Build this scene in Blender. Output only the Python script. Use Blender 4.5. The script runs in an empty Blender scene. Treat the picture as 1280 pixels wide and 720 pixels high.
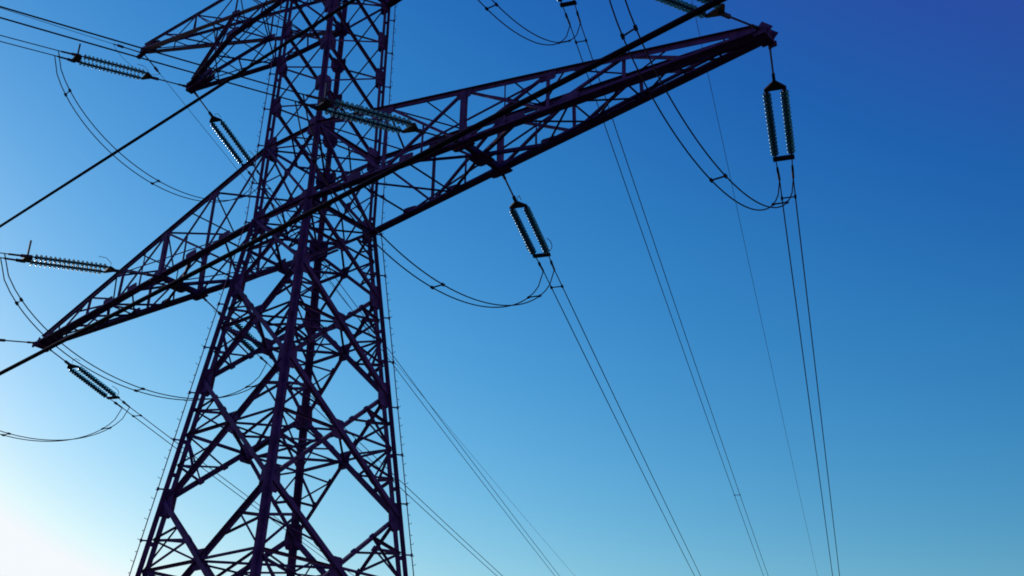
import bpy, bmesh, math, random
from mathutils import Vector, Matrix
random.seed(7)
C = bpy.context.scene.collection
sc = bpy.context.scene
# ------------------------------------------------------------------ camera
CAM = Vector((27.406, -22.869, 0.0)); YAW, PITCH, ROLL, FPX = -0.67269, 0.46520, 0.01877, 1388.94
fw = Vector((math.sin(YAW)*math.cos(PITCH), math.cos(YAW)*math.cos(PITCH), math.sin(PITCH)))
rt = Vector((math.cos(YAW), -math.sin(YAW), 0)); up = rt.cross(fw)
rt, up = rt*math.cos(ROLL)+up*math.sin(ROLL), -rt*math.sin(ROLL)+up*math.cos(ROLL)
cd = bpy.data.cameras.new('camera'); cam = bpy.data.objects.new('camera', cd); C.objects.link(cam)
cam.matrix_world = Matrix(((rt.x, up.x, -fw.x, CAM.x), (rt.y, up.y, -fw.y, CAM.y), (rt.z, up.z, -fw.z, CAM.z), (0, 0, 0, 1)))
cd.sensor_width = 36; cd.lens = FPX/1280*36; cd.clip_end = 6000; cd.clip_start = .1
sc.camera = cam; sc.cycles.filter_width = 1.8
# ------------------------------------------------------------------ light
SUN_AZ, SUN_EL = math.radians(-86), math.radians(18)      # azimuth clockwise from +Y
sd = Vector((math.sin(SUN_AZ)*math.cos(SUN_EL), math.cos(SUN_AZ)*math.cos(SUN_EL), math.sin(SUN_EL)))
w = bpy.data.worlds.new('World'); sc.world = w; w.use_nodes = True
nt = w.node_tree; bg = nt.nodes['Background']
sky = nt.nodes.new('ShaderNodeTexSky'); sky.sky_type = 'NISHITA'; sky.sun_disc = False
sky.sun_elevation = SUN_EL; sky.sun_rotation = SUN_AZ
sky.air_density = 1.6; sky.dust_density = .3; sky.ozone_density = 1.0
# deep, saturated evening film response of the whole sky: one power curve per channel
SKY_ST = .12; bg.inputs[1].default_value = SKY_ST
sep = nt.nodes.new('ShaderNodeSeparateColor'); com = nt.nodes.new('ShaderNodeCombineColor'); nt.links.new(sky.outputs[0], sep.inputs[0])
def mth(op, a, b):
    m = nt.nodes.new('ShaderNodeMath'); m.operation = op; nt.links.new(a, m.inputs[0]); m.inputs[1].default_value = b; return m.outputs[0]
ch = []
for i, (k, g, mxv) in enumerate(((1.558, 2.86, .90), (1.12, 1.69, .95), (1.259, 1.13, .99))):
    ch.append(mth('MINIMUM', mth('MULTIPLY', mth('POWER', mth('MULTIPLY', sep.outputs[i], SKY_ST), g), k), mxv))
def mth2(op, a, b):
    m = nt.nodes.new('ShaderNodeMath'); m.operation = op; nt.links.new(a, m.inputs[0]); nt.links.new(b, m.inputs[1]); return m.outputs[0]
# the deepest blues lean to violet
def deep(t, k): return mth('MULTIPLY', mth('MAXIMUM', mth('ADD', mth('MULTIPLY', ch[1], -1.), t), 0.), k)
r_ = mth2('ADD', ch[0], deep(.135, .42)); g_ = mth2('SUBTRACT', ch[1], deep(.19, .32))
for i, x in enumerate((r_, g_, ch[2])): nt.links.new(mth('MULTIPLY', x, 1/SKY_ST), com.inputs[i])
nt.links.new(com.outputs[0], bg.inputs[0])
sl = bpy.data.lights.new('sun', 'SUN'); sl.energy = 2.0; sl.angle = math.radians(.5); sl.color = (1, .93, .88)
so = bpy.data.objects.new('sun', sl); C.objects.link(so); so.rotation_euler = sd.to_track_quat('Z', 'Y').to_euler()
vs = sc.view_settings; vs.view_transform = 'Standard'; vs.look = 'None'; vs.exposure = 0.0; vs.gamma = 1
# ------------------------------------------------------------------ materials
def mat(name, c1, c2, scale=3., rough=.55, metal=0., spec=.4, bump=.0, trans=0., detail=6):
    m = bpy.data.materials.new(name); m.use_nodes = True; n = m.node_tree; b = n.nodes['Principled BSDF']
    tc = n.nodes.new('ShaderNodeTexCoord'); no = n.nodes.new('ShaderNodeTexNoise'); no.inputs['Scale'].default_value = scale
    no.inputs['Detail'].default_value = detail; n.links.new(tc.outputs['Object'], no.inputs['Vector'])
    cr = n.nodes.new('ShaderNodeValToRGB'); cr.color_ramp.elements[0].position = .35; cr.color_ramp.elements[1].position = .68
    cr.color_ramp.elements[0].color = (*c1, 1); cr.color_ramp.elements[1].color = (*c2, 1)
    n.links.new(no.outputs['Fac'], cr.inputs[0]); n.links.new(cr.outputs[0], b.inputs['Base Color'])
    b.inputs['Roughness'].default_value = rough; b.inputs['Metallic'].default_value = metal
    b.inputs['Specular IOR Level'].default_value = spec
    if trans: b.inputs['Transmission Weight'].default_value = trans
    if bump:
        bp = n.nodes.new('ShaderNodeBump'); bp.inputs['Strength'].default_value = bump
        n.links.new(no.outputs['Fac'], bp.inputs['Height']); n.links.new(bp.outputs[0], b.inputs['Normal'])
    return m
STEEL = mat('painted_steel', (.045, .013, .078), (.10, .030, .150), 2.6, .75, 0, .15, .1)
DARK = mat('forged_fitting', (.02, .01, .022), (.04, .018, .04), 8, .5, .3, .3)
WIRE = mat('weathered_conductor', (.016, .009, .03), (.024, .012, .04), 5, .8, 0, .1)
CABLE = mat('black_cable_sheath', (.006, .002, .010), (.010, .003, .017), 5, .8, 0, .05)
GLASS = mat('teal_insulator_glass', (.018, .10, .18), (.04, .20, .30), 6, .22, 0, .4, 0, .4)
GLASS.node_tree.nodes['Principled BSDF'].inputs['Specular Tint'].default_value = (.35, .9, 1, 1)
GRASS = mat('dry_grass', (.045, .06, .025), (.08, .08, .04), .35, .95, 0, .1, .6, 0, 12)
CONC = mat('footing_concrete', (.22, .21, .2), (.32, .31, .29), 3, .9, 0, .2, .3)
# ------------------------------------------------------------------ helpers
def V(*a): return Vector(a)
def put(name, bm, m, parent=None, loc=None):
    me = bpy.data.meshes.new(name); 
    if loc is not None: bmesh.ops.translate(bm, verts=bm.verts, vec=-Vector(loc))
    bmesh.ops.recalc_face_normals(bm, faces=bm.faces[:])
    bm.to_mesh(me); bm.free(); me.materials.append(m)
    o = bpy.data.objects.new(name, me); C.objects.link(o)
    if loc is not None: o.location = loc
    if parent is not None: o.parent = parent
    return o
def tag(o, label=None, cat=None, group=None, kind=None):
    if label: o['label'] = label
    if cat: o['category'] = cat
    if group: o['group'] = group
    if kind: o['kind'] = kind
    return o
def frame(p0, p1, hint=None):
    d = (p1-p0).normalized(); h = Vector(hint) if hint is not None else V(0, 0, 1)
    u = h - d*h.dot(d)
    if u.length < 1e-3: u = V(1, 0, 0) - d*d.x
    u.normalize(); return d, u, d.cross(u)
def prism(bm, p0, p1, prof, u, v):
    a = [bm.verts.new(p0+u*x+v*y) for x, y in prof]; b = [bm.verts.new(p1+u*x+v*y) for x, y in prof]
    n = len(prof)
    for i in range(n): bm.faces.new((a[i], a[(i+1) % n], b[(i+1) % n], b[i]))
    bm.faces.new(a[::-1]); bm.faces.new(b)
def angle(bm, p0, p1, w, hint=None, su=1, sv=1, t=None, off=0.):
    """one rolled L section from p0 to p1, flange width w"""
    d, u, v = frame(p0, p1, hint); t = t or max(.01, w*.13)
    prof = [(0, 0), (w, 0), (w, t), (t, t), (t, w), (0, w)]
    prof = [((x-w*.28+off)*su, (y-w*.28+off)*sv) for x, y in prof]
    prism(bm, p0, p1, prof, u, v)
def box(bm, p0, p1, a, b, hint=None):
    d, u, v = frame(p0, p1, hint); a /= 2; b /= 2
    prism(bm, p0, p1, [(-a, -b), (a, -b), (a, b), (-a, b)], u, v)
def tube(bm, pts, r, n=6):
    rings = []
    for i, p in enumerate(pts):
        q = pts[min(i+1, len(pts)-1)]-pts[max(i-1, 0)]
        d, u, v = frame(V(0, 0, 0), q)
        rings.append([bm.verts.new(p+(u*math.cos(k*math.tau/n)+v*math.sin(k*math.tau/n))*r) for k in range(n)])
    for a, b in zip(rings, rings[1:]):
        for k in range(n): bm.faces.new((a[k], a[(k+1) % n], b[(k+1) % n], b[k]))
    bm.faces.new(rings[0][::-1]); bm.faces.new(rings[-1])
def plate(bm, c, u, v, pts, t):
    u = u.normalized(); v = (v-u*v.dot(u)).normalized(); n = u.cross(v)
    prism(bm, c-n*t/2, c+n*t/2, pts, u, v)
# ------------------------------------------------------------------ ground and sky setting
GZ = -1.6
bm = bmesh.new(); N = 60; S = 3000.
def gh(x, y):
    r = math.hypot(x, y); return GZ + (0 if r < 60 else min(1, (r-60)/200)*(.8*math.sin(x*.011+1)+.7*math.sin(y*.013)+2.*math.sin((x+y)*.0021)))
xs = [math.copysign(abs(i/N*2-1)**2.2, i/N*2-1)*S for i in range(N+1)]
g = [[bm.verts.new((x, y, gh(x, y))) for x in xs] for y in xs]
for i in range(N):
    for j in range(N): bm.faces.new((g[i][j], g[i][j+1], g[i+1][j+1], g[i+1][j]))
tag(put('ground', bm, GRASS), kind='structure')
# ------------------------------------------------------------------ the tower
WB, WR, SU, SD = 1.386, 1.0917, .00749, .10345
ZB, ZT, MX, MY = 19.8666, 22.978, 7.825, .963
ZU = [24.888, 26.770, 28.550, 30.431]; ZTOP = 32.4
ZL = [17.252, 13.615, 9.464, 4.75, GZ+.25]
SG = {'L': (-1, -1), 'F': (1, -1), 'R': (1, 1), 'B': (-1, 1)}
FACES = [('L', 'F'), ('F', 'R'), ('R', 'B'), ('B', 'L')]
def hw(z): return WB-(z-ZB)*SU if z > ZB else WB+(ZB-z)*SD
def K(s, z): a = SG[s]; h = hw(z); return V(a[0]*h, a[1]*h*WR, z)
tower = bpy.data.objects.new('lattice_tower', None); C.objects.link(tower); tower.location = (0, 0, GZ)
tag(tower, 'dark purple steel lattice tower with wide cross arms, left of centre', 'transmission tower')
BASE = V(0, 0, GZ)
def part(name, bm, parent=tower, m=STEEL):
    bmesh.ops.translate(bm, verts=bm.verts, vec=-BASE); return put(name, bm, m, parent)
def out2(s): a = SG[s]; return V(a[0], a[1]*WR, 0).normalized()
def facen(f): a = K(f[0], ZB); b = K(f[1], ZB); m = (a+b)/2; return V(m.x, m.y, 0).normalized()
# legs: two rolled angles back to back with batten plates, so sky shows down the middle
legs = {}
for s in 'LFRB':
    o = out2(s); bm = bmesh.new()
    segs = [(ZL[4], ZB, .185, .026), (ZB, ZTOP, .14, .02)]
    for z0, z1, fl, gp in segs:
        p0, p1 = K(s, z0), K(s, z1); d = (p1-p0).normalized()
        rad = (o-d*o.dot(d)).normalized(); tan = d.cross(rad)
        for sg in (1, -1):
            t = .016; r2 = .7071
            a1 = (rad*sg+tan)*r2; a2 = (rad*sg-tan)*r2
            base = rad*sg*gp
            prism(bm, p0+base, p1+base, [(0, 0), (fl, 0), (fl, t), (t, t), (t, fl), (0, fl)], a1, a2)
        n = int((z1-z0)/1.15)
        for i in range(n+1):
            c = p0.lerp(p1, (i+.5)/(n+1))
            box(bm, c-d*.07, c+d*.07, .2, .012, rad)
    bm2 = bm; legs[s] = part('leg', bm2)
    b = bmesh.new(); p = K(s, ZL[4]); box(b, V(p.x, p.y, GZ-.6), V(p.x, p.y, GZ+.35), .9, .9, (1, 0, 0))
    part('footing', b, tower, CONC)
def gusset(f, s, z, w_, h_, leg=True):
    """plate in the plane of face f at leg s"""
    oth = f[0] if f[1] == s else f[1]
    p = K(s, z); inw = (K(oth, z)-p).normalized(); upv = (K(s, z+.5)-p).normalized(); n = facen(f)
    bm = bmesh.new()
    plate(bm, p+n*.02+inw*.05, inw, upv, [(-.1, -h_*.5), (w_*.6, -h_*.5), (w_, -h_*.3), (w_, h_*.34), (w_*.7, h_*.5), (-.1, h_*.5)], .018)
    part('gusset_plate', bm, legs[s])
def cplate(c, u, v, w_, h_, name='gusset_plate'):
    bm = bmesh.new(); a, b = w_/2*1.12, h_/2*1.12
    plate(bm, c, u, v, [(-a, -b*.8), (-a*.75, -b), (a*.75, -b), (a, -b*.8), (a, b*.8), (a*.75, b), (-a*.75, b), (-a, b*.8)], .018); return bm
def one(name, p0, p1, w_, n=None, parent=tower, sh=0., off=0., su=1, sv=1):
    d = (p1-p0).normalized(); bm = bmesh.new()
    q = n*off if n is not None else V(0, 0, 0)
    angle(bm, p0+d*sh+q, p1-d*sh+q, w_, n, su, sv); return part(name, bm, parent)
def isect(a, b, c, d):
    # closest point of a-b to c-d
    u, v, w_ = b-a, d-c, a-c
    A_, B_, C_, D_, E_ = u.dot(u), u.dot(v), v.dot(v), u.dot(w_), v.dot(w_)
    return a+u*((B_*E_-C_*D_)/(A_*C_-B_*B_))
# braced panels of the splayed lower body
PAN = [(ZL[0], ZB), (ZL[1], ZL[0]), (ZL[2], ZL[1]), (ZL[3], ZL[2]), (ZL[4], ZL[3])]
for pi, (z0, z1) in enumerate(PAN):
    cen = []
    small = pi == 0
    for f in FACES:
        a0, a1, b0, b1 = K(f[0], z0), K(f[0], z1), K(f[1], z0), K(f[1], z1); n = facen(f)
        c = isect(a0, b1, b0, a1); cen.append(c); zc = c.z
        dw = .155 if not small else .11
        # diagonals run corner to corner, one set behind the other
        one('diagonal_brace', a0, b1, dw, n, off=-.03); one('diagonal_brace', b0, a1, dw, n, off=.05, su=-1)
        cp = cplate(c+n*.005, (b0-a0), V(0, 0, 1), .46 if not small else .36, .56 if not small else .42); part('gusset_plate', cp)
        ha, hb = K(f[0], zc), K(f[1], zc)
        for h in (ha, hb): one('horizontal_brace', h, c, .09, n, sh=.05)
        for s, top, bot, h in ((f[0], a1, a0, ha), (f[1], b1, b0, hb)):
            for e in (top, bot):
                D1 = e.lerp(c, .42); D2 = e.lerp(c, .72); Q = e.lerp(h, .55)
                if small: 
                    one('secondary_brace', e.lerp(c, .5), e.lerp(h, .6), .05, n); one('secondary_brace', e.lerp(c, .5), h, .05, n); continue
                one('secondary_brace', D1, Q, .09, n); one('secondary_brace', D1, h, .065, n)
                one('secondary_brace', D2, Q, .065, n); 
                if e is bot: one('secondary_brace', D2, h, .065, n)
                part('joint_plate', cplate(D1-n*.02, e-c, n.cross(e-c), .2, .16)); part('joint_plate', cplate(D2-n*.02, e-c, n.cross(e-c), .2, .16))
        for s in f:
            gusset(f, s, z0, .34, .9)
            if small: gusset(f, s, z1, .42, .8)
    for i in range(4):
        one('plan_brace', cen[i], cen[(i+1) % 4], .08, V(0, 0, 1), sh=.1, off=-.05)
    one('plan_brace', cen[0], cen[2], .065, V(0, 0, 1), sh=.1, off=-.12); one('plan_brace', cen[1], cen[3], .065, V(0, 0, 1), sh=.1, off=-.2)
# waist panel between the arm chords
for f in FACES:
    n = facen(f); a0, a1, b0, b1 = K(f[0], ZB), K(f[0], ZT), K(f[1], ZB), K(f[1], ZT)
    one('horizontal_brace', a0, b0, .14, n); one('horizontal_brace', a1, b1, .12, n)
    one('diagonal_brace', a0, b1, .1, n, off=-.03); one('diagonal_brace', b0, a1, .1, n, off=.05, su=-1)
    c = isect(a0, b1, b0, a1); part('gusset_plate', cplate(c, b0-a0, V(0, 0, 1), .3, .3))
    one('secondary_brace', (a0+b0)/2, a0.lerp(c, .5), .05, n); one('secondary_brace', (a0+b0)/2, b0.lerp(c, .5), .05, n)
    one('secondary_brace', a0.lerp(a1, .5), a1.lerp(c, .5), .05, n); one('secondary_brace', b0.lerp(b1, .5), b1.lerp(c, .5), .05, n)
    one('secondary_brace', a0.lerp(a1, .5), a0.lerp(c, .5), .05, n); one('secondary_brace', b0.lerp(b1, .5), b0.lerp(c, .5), .05, n)
    for s in f: gusset(f, s, ZT, .46, .8)
for z in (ZB, ZT, ZU[3], ZTOP):
    one('plan_brace', K('L', z), K('R', z), .08, V(0, 0, 1), off=-.06); one('plan_brace', K('F', z), K('B', z), .08, V(0, 0, 1), off=-.14)
    m = [(K(f[0], z)+K(f[1], z))/2 for f in FACES]
    if z in (ZB, ZT):
        for i in range(4): one('plan_brace', m[i], m[(i+1) % 4], .06, V(0, 0, 1), off=-.03)
# upper body: plain crossed panels with plates at every leg node
UP = [ZT]+ZU+[ZTOP]
for i, (z0, z1) in enumerate(zip(UP, UP[1:])):
    for j, f in enumerate(FACES):
        n = facen(f); a0, a1, b0, b1 = K(f[0], z0), K(f[0], z1), K(f[1], z0), K(f[1], z1)
        w1, w2 = (.06, .06) if j in (0, 2) else ((.105, .06) if j == 1 else (.06, .105))
        one('diagonal_brace', a1, b0, w1, n, off=-.03); one('diagonal_brace', a0, b1, w2, n, off=.05, su=-1)
        for s in f: gusset(f, s, z1, .34, .7)
        if i >= 3: one('horizontal_brace', a1, b1, .11, n)
# climbing rails with step pegs on the outer edge of two legs
for s in 'LR':
    o = out2(s); bm = bmesh.new(); zz = [GZ+1.5, ZB, ZTOP]
    pts = [K(s, z)+o*.34 for z in zz]
    tube(bm, [K(s, GZ+1.5)+o*.36, K(s, ZB)+o*.36, K(s, ZTOP)+o*.3], .017)
    z = GZ+1.6; k = 0
    while z < ZTOP-.2:
        q = K(s, z)+o*(.36 if z < ZB else .36-.06*(z-ZB)/(ZTOP-ZB))
        tan = V(-o.y, o.x, 0)*(1 if k % 2 else -1)
        dd = (o*.5+tan*.9).normalized(); tube(bm, [q, q+dd*.17, q+dd*.17+V(0, 0, .03)], .009, 5)
        if k % 5 == 0: box(bm, K(s, z)+o*.12, q+o*.03, .05, .012); box(bm, q-V(0, 0, .05), q+V(0, 0, .05), .07, .05, o)
        z += .33; k += 1
    part('climbing_rail', bm, tower)
# ------------------------------------------------------------------ cross arms
E_ = V(14.275, 0, 34.69); T_ = V(9.61, 0, 30.36)
def mx(v, sx): return V(v.x*sx, v.y, v.z)
def lp(path, x):
    for p, q in zip(path, path[1:]):
        if p.x <= x <= q.x: return p.lerp(q, (x-p.x)/(q.x-p.x))
    return path[-1].copy()
def make_arm(sx, paths, name, label, nodes, cw, bw, skipface=()):
    """paths: bottom near, bottom far, top near, top far, all built along +x and mirrored"""
    bm = bmesh.new(); M_ = lambda v: mx(v, sx)
    hints = [V(0, -1, 0), V(0, 1, 0), V(0, -1, 0), V(0, 1, 0)]
    for k, pth in enumerate(paths):
        for p, q in zip(pth, pth[1:]):
            y = -1 if k % 2 == 0 else 1; z = 1 if k < 2 else -1
            pp, qq = M_(p), M_(q); d, u, v = frame(pp, qq, V(0, 0, 1)); 
            if v.y*y > 0: v = -v
            w_ = cw[0] if k < 2 else cw[1]; t = .016
            # twin angles back to back
            for g_ in (-1, 1):
                vv = v*g_; o_ = vv*.008
                prism(bm, pp+o_-u*w_*.4*z, qq+o_-u*w_*.4*z, [(0, 0), (w_, 0), (w_, t), (t, t), (t, w_*.75), (0, w_*.75)][::1], u*z, vv)
    arm = part(name, bm); arm['label'] = label
    def br(p, q, w_, h=V(0, 0, 1), nm='arm_brace'):
        one(nm, M_(p), M_(q), w_, h, arm)
    return arm, br, M_
def face_zigzag(br, A_, B_, xs, w_, h, start=0, posts=(), cross=False, pw=None):
    for i, (x0, x1) in enumerate(zip(xs, xs[1:])):
        a0, a1, b0, b1 = lp(A_, x0), lp(A_, x1), lp(B_, x0), lp(B_, x1)
        if cross and i in cross: br(a0, b1, w_, h); br(b0, a1, w_, h)
        elif (i+start) % 2: br(a0, b1, w_, h)
        else: br(b0, a1, w_, h)
        if i in posts: br(a1, b1, (pw or w_), h)
TIP = V(17.85, 0, ZB)
for sx, side in ((1, 'right'), (-1, 'left')):
    bn = [K('F', ZB), V(MX, -MY, ZB), V(17.9, -.16, ZB)]; bf = [K('R', ZB), V(MX, MY, ZB), V(17.9, .16, ZB)]
    tn = [K('F', ZT), V(17.6, -.12, ZB+.2)]; tf = [K('R', ZT), V(17.6, .12, ZB+.2)]
    arm, br, M_ = make_arm(sx, (bn, bf, tn, tf), 'lower_cross_arm', 'long lower cross arm reaching to the '+side, None, (.185, .14), .07)
    xs = [1.37, 3.0, 4.6, 6.2, MX, 9.7, 11.6, 13.4, 15.1, 16.4]
    for A_, B_, h in ((bn, tn, V(0, 1, 0)), (bf, tf, V(0, 1, 0))):
        face_zigzag(br, A_, B_, [1.37, 4.6, MX, 11.0, 13.6, 15.6], .085, h, 0, (0, 1, 2, 3), cross=(0, 1, 2))
        c1 = lp(A_, 4.6); 
        br(lp(A_, 3.0), (lp(A_, 1.37)+lp(B_, 4.6))/2, .05, h); br(lp(A_, 6.2), (lp(B_, 4.6)+lp(A_, MX))/2, .05, h)
        br(lp(B_, 9.4), (lp(A_, MX)+lp(B_, 11.))/2, .05, h); br(lp(A_, 9.4), (lp(A_, MX)+lp(B_, 11.))/2, .05, h)
        p, q = lp(A_, MX), lp(B_, MX)
        b_ = bmesh.new(); box(b_, M_(p), M_(q), .2, .14, (1, 0, 0)); part('arm_post', b_, arm)
    # bottom plane: crosses, ties and the heavy cross beam carrying the strings
    face_zigzag(br, bn, bf, [1.37, 3.4, 5.6], .08, V(0, 0, 1), 0, (0, 1), cross=(0,))
    mid = (lp(bn, MX)+lp(bf, MX))/2
    for x in (5.6, 9.9):
        br(lp(bn, x), mid, .11); br(lp(bf, x), mid, .11)
    face_zigzag(br, bn, bf, [9.9, 11.8, 13.6, 15.2, 16.4], .07, V(0, 0, 1), 0, (0, 1, 2, 3), cross=(0, 1))
    b_ = bmesh.new(); box(b_, M_(V(MX, -MY-.12, ZB-.02)), M_(V(MX, MY+.12, ZB-.02)), .2, .2, (0, 0, 1)); part('cross_beam', b_, arm)
    for yy in (-MY, MY, 0):
        part('gusset_plate', cplate(M_(V(MX, yy, ZB-.15)), V(1, 0, 0), V(0, 1, 0), .75 if yy else .6, .36 if yy else .6), arm)
        if yy: part('gusset_plate', cplate(M_(V(MX, yy*1.02, ZB+.02)), V(1, 0, 0), V(0, 0, 1), .7, .42), arm)
    # top plane
    face_zigzag(br, tn, tf, [1.37, 3.0, 4.6, 6.2, MX, 9.7, 11.6, 13.4, 15.1], .06, V(0, 0, 1), 1, (2, 4))
    for pth in (tn, tf, bn, bf):
        for x in ((4.6, MX, 11.0) if pth in (tn, tf) else (3.4, 5.6, 9.9, 11.8)):
            c = M_(lp(pth, x)); c.z += .12*(-1 if pth in (tn, tf) else 1)
            part('gusset_plate', cplate(c+V(0, .03*(1 if pth in (tf, bf) else -1), 0), V(1, 0, -.1*sx), V(0, 0, 1), .55, .3), arm)
    # solid tip
    b_ = bmesh.new()
    box(b_, M_(V(16.8, 0, ZB+.12)), M_(V(17.95, 0, ZB-.0)), .26, .26); box(b_, M_(V(17.6, 0, ZB-.08)), M_(V(17.95, 0, ZB-.08)), .58, .22, (0, 1, 0))
    tube(b_, [M_(V(17.9, -.3, ZB-.02)), M_(V(17.9, .3, ZB-.02))], .06, 8)
    tube(b_, [M_(V(16.6, 0, ZB+.3)), M_(V(16.62, 0, ZB+.62))], .03)
    for sy in (-1, 1):
        box(b_, M_(V(17.75, sy*.17, ZB+.2)), M_(V(18.04, sy*.17, ZB-.1)), .26, .02, (0, 0, 1))
        box(b_, M_(V(17.78, sy*.34, ZB-.18)), M_(V(17.98, sy*.34, ZB-.18)), .16, .05, (0, 0, 1))
    part('arm_tip', b_, arm)
    # ---------------- horn arm carrying the earth wire
    zb4, zt4 = ZU[3], ZTOP
    bn = [K('F', zb4), E_+V(-.05, -.12, 0)]; bf = [K('R', zb4), E_+V(-.05, .12, 0)]
    tn = [K('F', zt4), E_+V(-.2, -.1, .2)]; tf = [K('R', zt4), E_+V(-.2, .1, .2)]
    arm, br, M_ = make_arm(sx, (bn, bf, tn, tf), 'earth_wire_arm', 'upper horn shaped arm rising to the '+side+' earth wire tip', None, (.12, .1), .06)
    xs = [1.3, 3.3, 5.6, 7.4, 9.2, 10.8, 12.2]
    for A_, B_ in ((bn, tn), (bf, tf)):
        face_zigzag(br, A_, B_, xs, .055, V(0, 1, 0), 0, (1, 3))
    face_zigzag(br, bn, bf, xs, .055, V(0, 0, 1), 0, (0, 1, 3), cross=(0, 1)); face_zigzag(br, tn, tf, xs, .05, V(0, 0, 1), 1, (1, 3))
    for x in (5.6,):
        for pth in (bn, bf): part('gusset_plate', cplate(M_(lp(pth, x))+V(0, .02, .05), V(1, 0, .3*sx), V(0, 0, 1), .5, .34), arm)
    b_ = bmesh.new(); box(b_, M_(E_+V(-1.3, 0, -.15)), M_(E_+V(.15, 0, .06)), .3, .24); box(b_, M_(E_+V(-.05, 0, -.1)), M_(E_+V(.45, 0, -.2)), .1, .2)
    tube(b_, [M_(E_+V(-.5, 0, .2)), M_(E_+V(-.52, 0, .5))], .02); part('arm_tip', b_, arm)
    # ---------------- upper conductor arm slung under the horn
    kn, kf = V(5.25, -1.2, zb4), V(5.25, 1.2, zb4)
    n1 = [K('F', zb4), kn, T_+V(-.1, -.15, 0)]; n2 = [K('R', zb4), kf, T_+V(-.1, .15, 0)]
    s1_, s2_ = lp(bn, 5.6), lp(bf, 5.6)
    u1 = [s1_, T_+V(-.25, -.12, .25)]; u2 = [s2_, T_+V(-.25, .12, .25)]
    arm, br, M_ = make_arm(sx, (n1, n2, u1, u2), 'upper_cross_arm', 'short conductor arm slung under the '+side+' horn', None, (.15, .11), .06)
    face_zigzag(br, n1, n2, [1.3, 3.2, 5.25, 6.9, 8.2], .055, V(0, 0, 1), 0, (1, 2), cross=(0,))
    for P_, Q_ in ((n1, bn), (n2, bf)):
        for x in (3.3, 5.25): br(lp(P_, x), lp(Q_, x), .055, V(0, 1, 0))
        br(lp(P_, 5.25), lp(Q_, 3.3), .055, V(0, 1, 0))
    for P_, Q_ in ((n1, u1), (n2, u2)):
        br(lp(P_, 6.9), lp(Q_, 7.2), .05, V(0, 1, 0)); br(lp(P_, 6.9), lp(Q_, 5.7), .05, V(0, 1, 0))
    br(lp(u1, 7.4), lp(u2, 7.4), .05)
    b_ = bmesh.new(); box(b_, M_(T_+V(-1.5, 0, .12)), M_(T_+V(.1, 0, 0)), .42, .34); tube(b_, [M_(T_+V(0, -.25, -.05)), M_(T_+V(0, .25, -.05))], .06, 8)
    part('arm_tip', b_, arm)
    for k_ in (kn, kf): part('gusset_plate', cplate(M_(k_)+V(0, 0, .1), V(1, 0, 0), V(0, 0, 1), .7, .4), arm)
# ------------------------------------------------------------------ insulator sets
def disc_mesh():
    bm = bmesh.new(); n = 14
    prof = [(.0, .0), (.05, .0), (.055, .012), (.10, .03), (.128, .062), (.126, .07), (.1, .05), (.085, .064), (.07, .048), (.045, .06), (0, .06)]
    rings = [[bm.verts.new((x, r*math.cos(k*math.tau/n), r*math.sin(k*math.tau/n))) for k in range(n)] for r, x in prof[1:-1]]
    c0 = bm.verts.new((0, 0, 0)); c1 = bm.verts.new((prof[-1][1], 0, 0))
    for a, b in zip(rings, rings[1:]):
        for k in range(n): bm.faces.new((a[k], a[(k+1) % n], b[(k+1) % n], b[k]))
    for k in range(n): bm.faces.new((c0, rings[0][(k+1) % n], rings[0][k])); bm.faces.new((c1, rings[-1][k], rings[-1][(k+1) % n]))
    bmesh.ops.recalc_face_normals(bm, faces=bm.faces[:])
    me = bpy.data.meshes.new('insulator_disc'); bm.to_mesh(me); bm.free(); me.materials.append(GLASS)
    for f in me.polygons: f.use_smooth = True
    return me
DISC = disc_mesh(); ND = 16; HS = .25; DIM = {False: (2.02, 5.42, 6.6), True: (1.87, 5.0, 5.75)}
def curve_pt(a, al, b, c, s): return V(a[0]+s*math.sin(al), a[1]+s*math.cos(al), a[2]+b*s+c*s*s)
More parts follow.
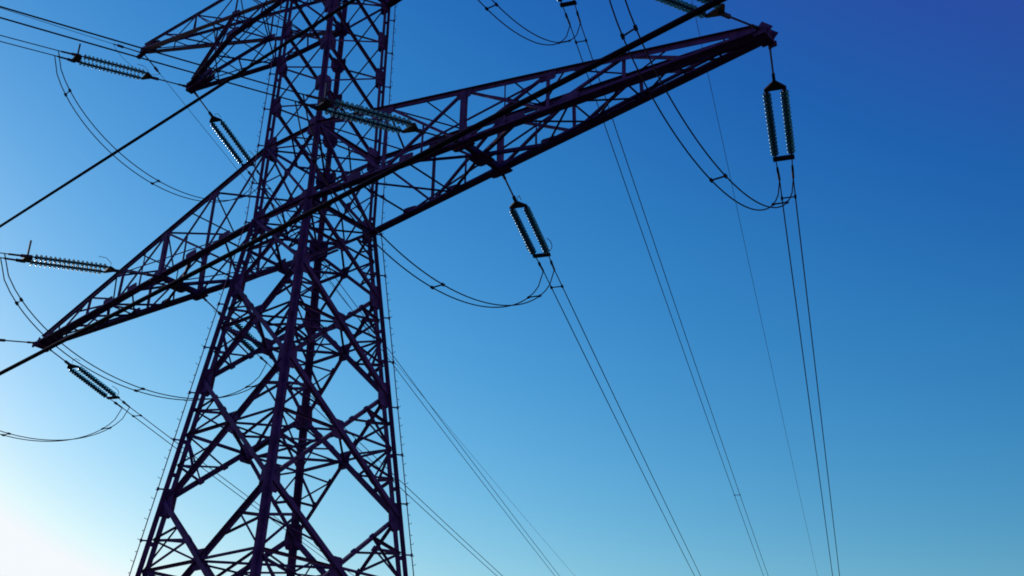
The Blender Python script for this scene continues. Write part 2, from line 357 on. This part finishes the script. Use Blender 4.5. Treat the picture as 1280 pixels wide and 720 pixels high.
def insulator_set(a, al, b, c, label, near, rings=True):
    S1, S2, SC = DIM[near]
    root = bpy.data.objects.new('insulator_set', None); C.objects.link(root)
    root.location = a; d = (curve_pt(a, al, b, c, 5)-Vector(a)).normalized()
    side = V(math.cos(al), -math.sin(al), 0); upv = side.cross(d)
    if upv.z < 0: upv = -upv
    yv = upv.cross(d)
    root.rotation_euler = Matrix((d, yv, upv)).transposed().to_euler()
    tag(root, label, 'insulator', 'tension insulator sets hanging from the cross arms')
    X = lambda x, y=0, z=0: V(x, y, z)
    bm = bmesh.new(); tube(bm, [X(0), X(S1-.3)], .03); box(bm, X(0), X(.28), .1, .07, (0, 1, 0)); box(bm, X(S1-.45), X(S1-.02), .09, .1, (0, 1, 0))
    tube(bm, [X(.3), X(.5)], .05); put('link_rod', bm, DARK, root)
    bm = bmesh.new(); plate(bm, X(S1), V(1, 0, 0), V(0, 1, 0), [(-.16, -.05), (-.16, .05), (.14, HS+.07), (.22, HS+.07), (.22, -HS-.07), (.14, -HS-.07)], .05)
    put('yoke_plate', bm, DARK, root)
    bm = bmesh.new(); box(bm, X(S2-.02), X(S2+.16), 2*HS+.16, .07, (0, 1, 0)); put('yoke_plate', bm, DARK, root)
    for y in (-HS, HS):
        bm = bmesh.new(); x0, x1 = S1+.32, S2-.12; pit = (x1-x0)/ND
        tube(bm, [X(S1+.15, y), X(S2, y)], .03, 8)
        for i in range(ND): tube(bm, [X(x0+i*pit-.05, y), X(x0+i*pit+.03, y)], .052, 8)
        st = put('insulator_string', bm, DARK, root)
        for i in range(ND):
            o = bpy.data.objects.new('insulator_disc', DISC); C.objects.link(o); o.parent = st; o.location = (x0+i*pit, y, 0)
    # tension clamps beyond the line end yoke
    for y in (-HS, HS):
        bm = bmesh.new(); yy = lambda x: y*(1-.14*(x-S2)/(SC-S2)) if x > S2 else y
        tube(bm, [X(S2+.1, yy(S2+.1)), X(SC-.45, yy(SC-.45))], .02); tube(bm, [X(SC-.5, yy(SC-.5)), X(SC, yy(SC))], .04, 8)
        box(bm, X(SC-.62, yy(SC-.6)), X(SC-.42, yy(SC-.4)), .1, .07, (0, 0, 1)); put('tension_clamp', bm, DARK, root)
    # arcing horns
    bm = bmesh.new()
    tube(bm, [X(S1+.05, .0, .03), X(S1+.02, 0, .3), X(S1+.2, 0, .48), X(S1+.5, 0, .5)], .012)
    put('arcing_horn', bm, DARK, root)
    bm = bmesh.new()
    if near: box(bm, X(S2+.02, 0, 0), X(S2-.12, 0, .75), .06, .06, (0, 1, 0)); box(bm, X(S2-.04, 0, -.04), X(S2-.04, 0, .12), .28, .2, (0, 1, 0))
    elif rings:
        for sy in (-1, 1):
            pts = [X(S2-.05-.33*(1-math.cos(t)), sy*(HS+.05)+sy*.2*math.sin(t)*.9, .05+.18*math.sin(t/2)) for t in [i*math.pi/8 for i in range(8)]]
            tube(bm, pts, .014)
            if sy < 0: put('arcing_horn', bm, DARK, root); bm = bmesh.new()
    if near or rings: put('arcing_horn', bm, DARK, root)
    else: bm.free()
    return root
CF, CN = .00018, .0009
FAR = {'rt': ((17.85, .15, ZB), -.3830, -.0884), 'ru': ((9.61, .1, 30.36), -.3706, -.0957), 'rm': ((MX, MY+.05, ZB-.05), -.3942, -.0547),
       'lu': ((-9.61, .1, 30.36), -.3864, -.1175), 'lm': ((-MX, MY+.05, ZB-.05), -.4071, -.0408), 'lt': ((-17.9, .15, ZB), -.3829, -.0891)}
NEAR = {'rt': ((17.85, -.15, ZB), 3.3675, -.22), 'ru': ((9.61, -.1, 30.36), 3.345, -.203), 'rm': ((MX, -MY-.05, ZB-.05), 3.3383, -.199),
        'lu': ((-9.61, -.1, 30.36), 3.3414, -.204), 'lm': ((-MX, -MY-.05, ZB-.05), 3.3409, -.206), 'lt': ((-17.9, -.15, ZB), 3.3433, -.213)}
WHERE = {'rt': 'right tip of lower arm', 'ru': 'right upper arm', 'rm': 'right middle of lower arm',
         'lu': 'left upper arm', 'lm': 'left middle of lower arm', 'lt': 'left tip of lower arm'}
def offs(al, y): return V(math.cos(al), -math.sin(al), 0)*y
def wire(name, pts, r, m, label, cat, group, n=8):
    bm = bmesh.new(); o = pts[0].copy(); tube(bm, pts, r, n); ob = put(name, bm, m, None, o)
    for f in ob.data.polygons: f.use_smooth = len(f.vertices) == 4
    return tag(ob, label, cat, group)
def sset(s0, s1, n): return [s0+(s1-s0)*(i/n)**1.6 for i in range(n+1)]
SPF = {'rt': [7.6, 62], 'ru': [7.6, 60], 'rm': [7.9, 64], 'lu': [7.4, 70], 'lm': [7.6, 66], 'lt': [7.6, 58]}
SPN = {'rt': [10.5, 40], 'ru': [10, 42], 'rm': [8.3, 44], 'lu': [9.6, 41], 'lm': [10.2, 43], 'lt': [10.1, 42]}
for key, dirs in (('far', FAR), ('near', NEAR)):
    far = key == 'far'
    for k, (a, al, b) in dirs.items():
        c = CF if far else CN
        glass = 'teal glass twin insulator '
        insulator_set(a, al, b, c, glass+('slanting down from ' if far else 'pulling left from ')+WHERE[k], not far, k not in ('rt', 'ru'))
        hs = HS*.86
        for y in (-hs, hs):
            sd_ = 'left' if (y < 0) == far else 'right'
            lab = ('%s wire of the pair receding from %s' if far else '%s wire of the pair coming forward from %s') % ('left hand' if y < 0 else 'right hand', WHERE[k])
            ss = sset(DIM[not far][2]-.2, 400 if far else 210, 60)
            wire('conductor', [curve_pt(a, al, b, c, s)+offs(al, y) for s in ss], .0205, WIRE, lab, 'power line', 'twin conductors strung from the tower')
        for i, s in enumerate((SPF if far else SPN)[k]):
            p = curve_pt(a, al, b, c, s); bm = bmesh.new(); q = offs(al, hs)
            box(bm, p-q, p+q, .035, .03); d = offs(al+math.pi/2, .07)
            for g_ in (-1, 1): box(bm, p+q*g_-d, p+q*g_+d, .075, .075)
            o = put('bundle_spacer', bm, DARK, None, p)
            tag(o, ('first' if i == 0 else 'second')+' spacer on the wire pair '+('receding from ' if far else 'coming forward from ')+WHERE[k], 'wire spacer', 'spacer clamps joining the twin conductors')
# jumper loops joining both sides under each arm
SAG = {'rt': 2.9, 'ru': 3.3, 'rm': 3.3, 'lu': 3.25, 'lm': 3.25, 'lt': 2.95}
for k in FAR:
    fa, fal, fb = FAR[k]; na, nal, nb = NEAR[k]; mid = []
    for y in (-HS*.86, HS*.86):
        P = curve_pt(fa, fal, fb, CF, DIM[False][2])+offs(fal, y); Q = curve_pt(na, nal, nb, CN, DIM[True][2])+offs(nal, -y)
        dP = (P-Vector(fa)).normalized(); pts = []
        for i in range(41):
            t = i/40; s = 4*t*(1-t); s = s**.62*(1+.0*t)
            p = P.lerp(Q, t); p.z -= SAG[k]*s; pts.append(p+offs(fal, y*.0))
        # a little lateral waviness, as stranded loops have
        wire('jumper_wire', pts, .0205, WIRE, ('inner' if y < 0 else 'outer')+' wire of the slack loop under '+WHERE[k], 'jumper wire', 'slack jumper loops below the arms'); mid.append(pts)
    for ii, (i, j) in enumerate(((3, 3), (20, 20), (37, 37))):
        p, q = mid[0][i], mid[1][j]; bm = bmesh.new(); box(bm, p, q, .04, .03); e = (mid[0][i+1]-mid[0][i-1]).normalized()*.07
        box(bm, p-e, p+e, .075, .07); box(bm, q-e, q+e, .075, .07)
        tag(put('bundle_spacer', bm, DARK, None, p), ('spacer at the far end of', 'spacer halfway along', 'spacer at the near end of')[ii]+' the loop under '+WHERE[k], 'wire spacer', 'spacer clamps joining the twin conductors')
# earth wires over the horn tips
for k, e, fal, fb, nal, nb in (('right', V(14.275, 0, 34.55), -.3711, -.0897, 3.335, -.155), ('left', V(-14.275, 0, 34.55), -.375, -.09, 3.3298, -.158)):
    for far in (True, False):
        al, b, c = (fal, fb, CF) if far else (nal, nb, CN)
        ss = sset(0, 400 if far else 210, 60)
        wire('earth_wire', [curve_pt(e, al, b, c, s) for s in ss], .012, WIRE, ('thin single wire receding from ' if far else 'thin single wire coming forward from ')+k+' horn tip', 'earth wire', 'earth wires over the horn tips')
        bm = bmesh.new(); tube(bm, [curve_pt(e, al, b, c, s) for s in (0, .5, 1., 1.5)], .03, 8); box(bm, curve_pt(e, al, b, c, 1.), curve_pt(e, al, b, c, 1.3), .1, .08)
        tag(put('earth_wire_clamp', bm, DARK, None, e), ('clamp gripping the receding earth wire at ' if far else 'clamp gripping the oncoming earth wire at ')+k+' horn tip', 'wire clamp', 'earth wire clamps')
    bm = bmesh.new(); P = curve_pt(e, fal, fb, CF, 1.5); Q = curve_pt(e, nal, nb, CN, 1.5)
    pts = [P.lerp(Q, i/16)-V(0, 0, 1.1*(4*i/16*(1-i/16))**.8*.5) for i in range(17)]
    o = P.copy(); tube(bm, pts, .009, 5); tag(put('jumper_wire', bm, WIRE, None, o), 'short thin loop bridging the earth wire under the '+k+' horn tip', 'jumper wire', 'slack jumper loops below the arms')
# ------------------------------------------------------------------ two cables crossing nearer the camera
def ray(px, py): return (fw+rt*((px-640)/FPX)-up*((py-360)/FPX)).normalized()
def atz(px, py, z): d = ray(px, py); return CAM+d*((z-CAM.z)/d.z)
for (a, b, z0, r, lab) in (((0, 467), (900, 0), 9.0, .042, 'thick black cable slanting across the long lower arm'),
                     ((0, 283), (442, 0), 12.5, .03, 'thinner dark cable slanting across the upper left')):
    P, Q = atz(*a, z0), atz(*b, z0); d = (Q-P).normalized(); ln = (Q-P).length
    pts = [P+d*(ln*t) for t in [i/8*5-2 for i in range(9)]]
    wire('crossing_cable', pts, r, CABLE, lab, 'cable', 'cables crossing in front of the tower', 8)
